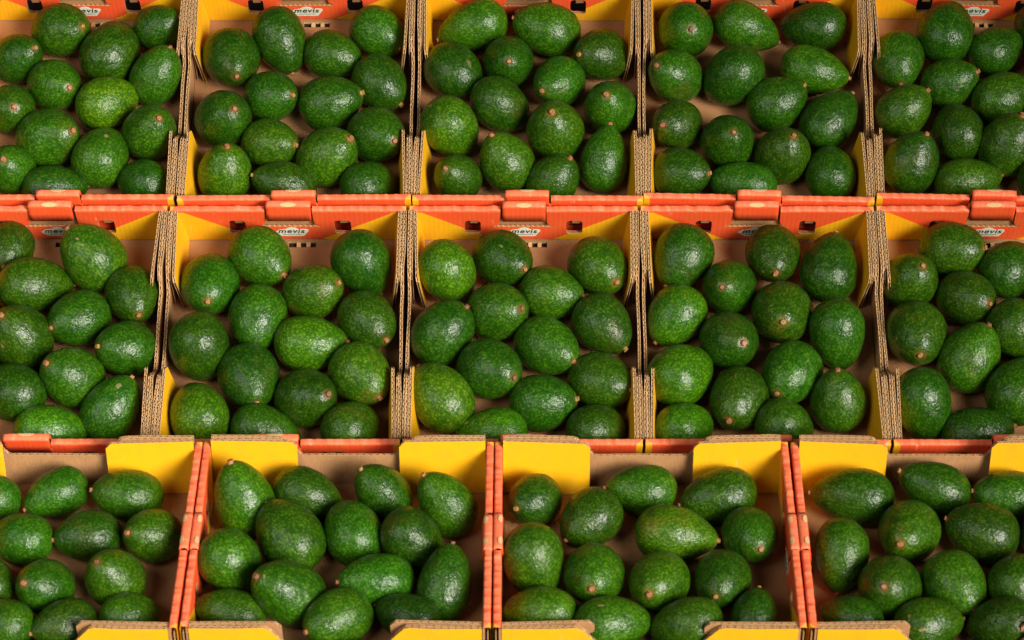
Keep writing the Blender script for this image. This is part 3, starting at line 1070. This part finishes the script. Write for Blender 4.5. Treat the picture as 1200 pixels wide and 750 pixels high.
            (0.0887, -0.0914, 0.0424, -0.067, 0.525, 0.849, 0.0398, 0.0326, 1, 3),
            (-0.0946, -0.1279, 0.0373, 0.732, 0.529, -0.43, 0.039, 0.0312, 0, 0),
            (0.0252, -0.1275, 0.0398, 0.702, -0.029, -0.712, 0.039, 0.0312, 0, 2),
        ]},
    'R2C5': {'fit': 0.9972, 'org': [0.58009, -0.14033, -0.12025], 'R': [[0.999997, 0.002594, 0.0], [-0.002471, 0.952848, -0.303439], [-0.000787, 0.303438, 0.952851]],
        # x, y, z, stem axis (3), half length, half width, stem seen, column
        'fruit': [
            (-0.0482, 0.1215, 0.0415, 0.822, -0.256, 0.509, 0.0426, 0.0349, 1, 1),
            (-0.1043, 0.0761, 0.0444, 0.257, -0.115, 0.959, 0.0405, 0.0332, 1, 0),
            (-0.036, 0.0519, 0.0405, 0.528, -0.565, 0.634, 0.0407, 0.0326, 1, 1),
            (0.0214, 0.0947, 0.0397, 0.801, 0.505, -0.322, 0.0429, 0.0343, 0, 2),
            (-0.1014, -0.0018, 0.0427, -0.018, -0.898, 0.44, 0.0446, 0.0366, 1, 0),
            (-0.0387, -0.033, 0.0437, 0.451, 0.602, 0.659, 0.0439, 0.0355, 1, 1),
            (0.0237, 0.0058, 0.0432, 0.751, -0.034, -0.66, 0.0434, 0.0347, 0, 2),
            (-0.1013, -0.0991, 0.0437, 0.209, -0.681, -0.701, 0.0443, 0.0337, 0, 0),
            (0.016, -0.0765, 0.0419, 0.48, 0.854, -0.2, 0.0463, 0.0371, 0, 2),
            (-0.0377, -0.131, 0.0348, 0.971, 0.079, 0.224, 0.0427, 0.0295, 0, 1),
            (0.0841, 0.0541, 0.0399, 0.684, 0.696, -0.219, 0.0438, 0.035, 0, 3),
            (0.0839, -0.0405, 0.0445, 0.688, -0.134, -0.714, 0.0442, 0.0354, 0, 3),
        ]},
    'R3C1': {'fit': 1.0153, 'org': [-0.54176, -0.48914, -0.14643], 'R': [[0.999971, 0.007652, 0.0], [-0.007652, 0.999971, 0.0], [0.0, 0.0, 1.0]],
        # x, y, z, stem axis (3), half length, half width, stem seen, column
        'fruit': [
            (-0.0692, 0.09, 0.0308, -0.843, 0.517, -0.148, 0.0325, 0.026, 0, 0),
            (0.0023, 0.0946, 0.0317, -0.835, -0.543, -0.084, 0.0379, 0.027, 1, 1),
            (0.0858, 0.0924, 0.0347, -0.938, -0.127, 0.324, 0.0402, 0.0287, 1, 2),
            (0.1216, 0.0255, 0.0367, -0.611, -0.5, 0.614, 0.0361, 0.0296, 1, 3),
            (-0.0262, 0.0202, 0.0336, -0.967, 0.222, -0.124, 0.0361, 0.0289, 0, 1),
            (0.0487, 0.026, 0.0331, -0.937, -0.31, 0.162, 0.037, 0.0283, 1, 2),
            (0.0873, -0.0444, 0.0415, -0.343, -0.262, 0.902, 0.0382, 0.0313, 1, 3),
            (0.0109, -0.0568, 0.0377, -0.439, -0.533, 0.723, 0.0362, 0.0297, 1, 1),
            (-0.0524, -0.0444, 0.0311, -0.265, 0.963, 0.04, 0.0331, 0.0265, 0, 0),
            (0.1102, -0.0913, 0.0299, 0.881, 0.425, -0.208, 0.0327, 0.0249, 0, 3),
            (0.0395, -0.108, 0.0315, -0.88, -0.459, 0.123, 0.0365, 0.0267, 1, 2),
            (-0.0264, -0.1085, 0.0323, -0.891, 0.39, -0.231, 0.0341, 0.0273, 0, 1),
        ]},
    'R3C2': {'fit': 0.9970, 'org': [-0.20047, -0.48914, -0.14643], 'R': [[1.0, 0.000705, 0.0], [-0.000705, 1.0, 0.0], [0.0, 0.0, 1.0]],
        # x, y, z, stem axis (3), half length, half width, stem seen, column
        'fruit': [
            (-0.1192, 0.0733, 0.0474, -0.262, 0.321, 0.91, 0.0448, 0.0339, 1, 0),
            (-0.0446, 0.0904, 0.0344, 0.904, -0.245, -0.351, 0.0406, 0.028, 0, 1),
            (0.039, 0.0894, 0.0404, -0.574, 0.108, 0.811, 0.0392, 0.0286, 1, 2),
            (0.1127, 0.0715, 0.0416, -0.564, 0.261, 0.783, 0.0413, 0.0295, 1, 3),
            (-0.0626, 0.0194, 0.0409, -0.571, 0.745, 0.345, 0.0444, 0.0352, 0, 1),
            (0.0091, 0.029, 0.0365, -0.399, 0.894, 0.204, 0.0395, 0.0316, 0, 2),
            (0.079, 0.0125, 0.0402, 0.657, -0.238, -0.715, 0.0396, 0.0311, 0, 3),
            (-0.1231, -0.0259, 0.0437, 0.528, -0.004, -0.849, 0.0414, 0.0331, 0, 0),
            (0.1174, -0.0521, 0.0399, 0.172, 0.721, 0.671, 0.042, 0.029, 0, 3),
            (-0.0585, -0.0721, 0.0453, -0.635, -0.215, 0.742, 0.0458, 0.034, 1, 1),
            (0.0384, -0.0442, 0.035, -0.943, -0.247, 0.225, 0.0416, 0.0297, 1, 2),
            (-0.1205, -0.0893, 0.0317, -0.961, 0.118, 0.251, 0.0379, 0.0262, 0, 0),
            (-0.0022, -0.1023, 0.0349, -0.744, -0.641, 0.19, 0.0406, 0.0299, 1, 1),
            (0.0746, -0.0954, 0.0308, -0.916, 0.399, 0.049, 0.0373, 0.0261, 0, 2),
        ]},
    'R3C3': {'fit': 1.0075, 'org': [0.1395, -0.48914, -0.14643], 'R': [[0.999997, -0.0025, 0.0], [0.0025, 0.999997, 0.0], [0.0, 0.0, 1.0]],
        # x, y, z, stem axis (3), half length, half width, stem seen, column
        'fruit': [
            (-0.1257, 0.0827, 0.0342, -0.548, -0.743, 0.385, 0.0349, 0.0286, 1, 0),
            (-0.0613, 0.0502, 0.0356, -0.673, -0.739, -0.047, 0.0399, 0.0311, 1, 1),
            (-0.0009, 0.1009, 0.0342, -0.989, -0.052, 0.137, 0.04, 0.0294, 1, 2),
            (0.0873, 0.0883, 0.0356, -0.971, -0.226, -0.078, 0.0434, 0.031, 1, 3),
            (0.037, 0.0265, 0.0358, 0.989, -0.138, -0.059, 0.0453, 0.0312, 0, 2),
            (0.12, 0.0226, 0.0359, 0.209, -0.89, 0.405, 0.0368, 0.0302, 1, 3),
            (-0.125, -0.0235, 0.0447, 0.165, -0.456, -0.875, 0.0422, 0.0331, 0, 0),
            (-0.0583, -0.0403, 0.0383, -0.09, -0.896, 0.436, 0.0395, 0.0324, 1, 1),
            (0.0137, -0.0491, 0.038, -0.297, -0.838, 0.458, 0.039, 0.032, 1, 2),
            (0.0845, -0.0446, 0.0357, -0.231, -0.917, 0.324, 0.037, 0.0304, 1, 3),
            (-0.1186, -0.0898, 0.0325, -0.96, 0.214, -0.183, 0.0393, 0.0274, 0, 0),
            (-0.0391, -0.107, 0.034, 0.965, 0.229, -0.127, 0.0414, 0.0292, 0, 1),
            (0.0419, -0.1086, 0.0344, -0.926, 0.106, -0.363, 0.0391, 0.0282, 0, 2),
            (0.117, -0.0935, 0.0307, 0.191, 0.893, 0.409, 0.0316, 0.0248, 0, 3),
        ]},
    'R3C4': {'fit': 1.0153, 'org': [0.48257, -0.48914, -0.14643], 'R': [[0.999999, 0.001241, 0.0], [-0.001241, 0.999999, 0.0], [0.0, 0.0, 1.0]],
        # x, y, z, stem axis (3), half length, half width, stem seen, column
        'fruit': [
            (-0.1016, 0.0883, 0.0359, -0.99, 0.141, -0.021, 0.0455, 0.0314, 0, 0),
            (-0.0064, 0.1033, 0.0361, -0.903, 0.222, 0.367, 0.0416, 0.0297, 1, 1),
            (0.0785, 0.092, 0.0341, -0.98, -0.001, 0.2, 0.0406, 0.029, 1, 2),
            (-0.1233, -0.0079, 0.038, -0.118, -0.818, -0.563, 0.041, 0.0293, 1, 0),
            (-0.0434, 0.0273, 0.0392, -0.338, -0.837, 0.43, 0.0405, 0.0332, 1, 1),
            (0.0388, 0.0276, 0.0391, -0.932, 0.208, 0.296, 0.0413, 0.0339, 1, 2),
            (-0.0744, -0.0588, 0.0417, -0.254, -0.668, 0.699, 0.0409, 0.0335, 1, 1),
            (0.0011, -0.0534, 0.0374, 0.402, -0.916, 0.006, 0.0401, 0.0329, 1, 2),
            (0.0749, -0.0498, 0.0372, 0.803, 0.555, -0.217, 0.0403, 0.0323, 0, 3),
            (-0.1173, -0.0962, 0.0301, -0.861, 0.505, -0.069, 0.0346, 0.0254, 0, 0),
            (-0.0342, -0.1078, 0.0332, 0.972, 0.235, -0.009, 0.0378, 0.0286, 0, 1),
            (0.0444, -0.1081, 0.0351, -0.875, 0.182, -0.449, 0.0377, 0.0285, 0, 2),
            (0.1205, 0.0343, 0.0358, 0.641, 0.741, 0.202, 0.0387, 0.0309, 0, 3),
        ]},
}

rnd = random.Random(7)
for key in sorted(CRATES):
    build_crate(key, CRATES[key], rnd)
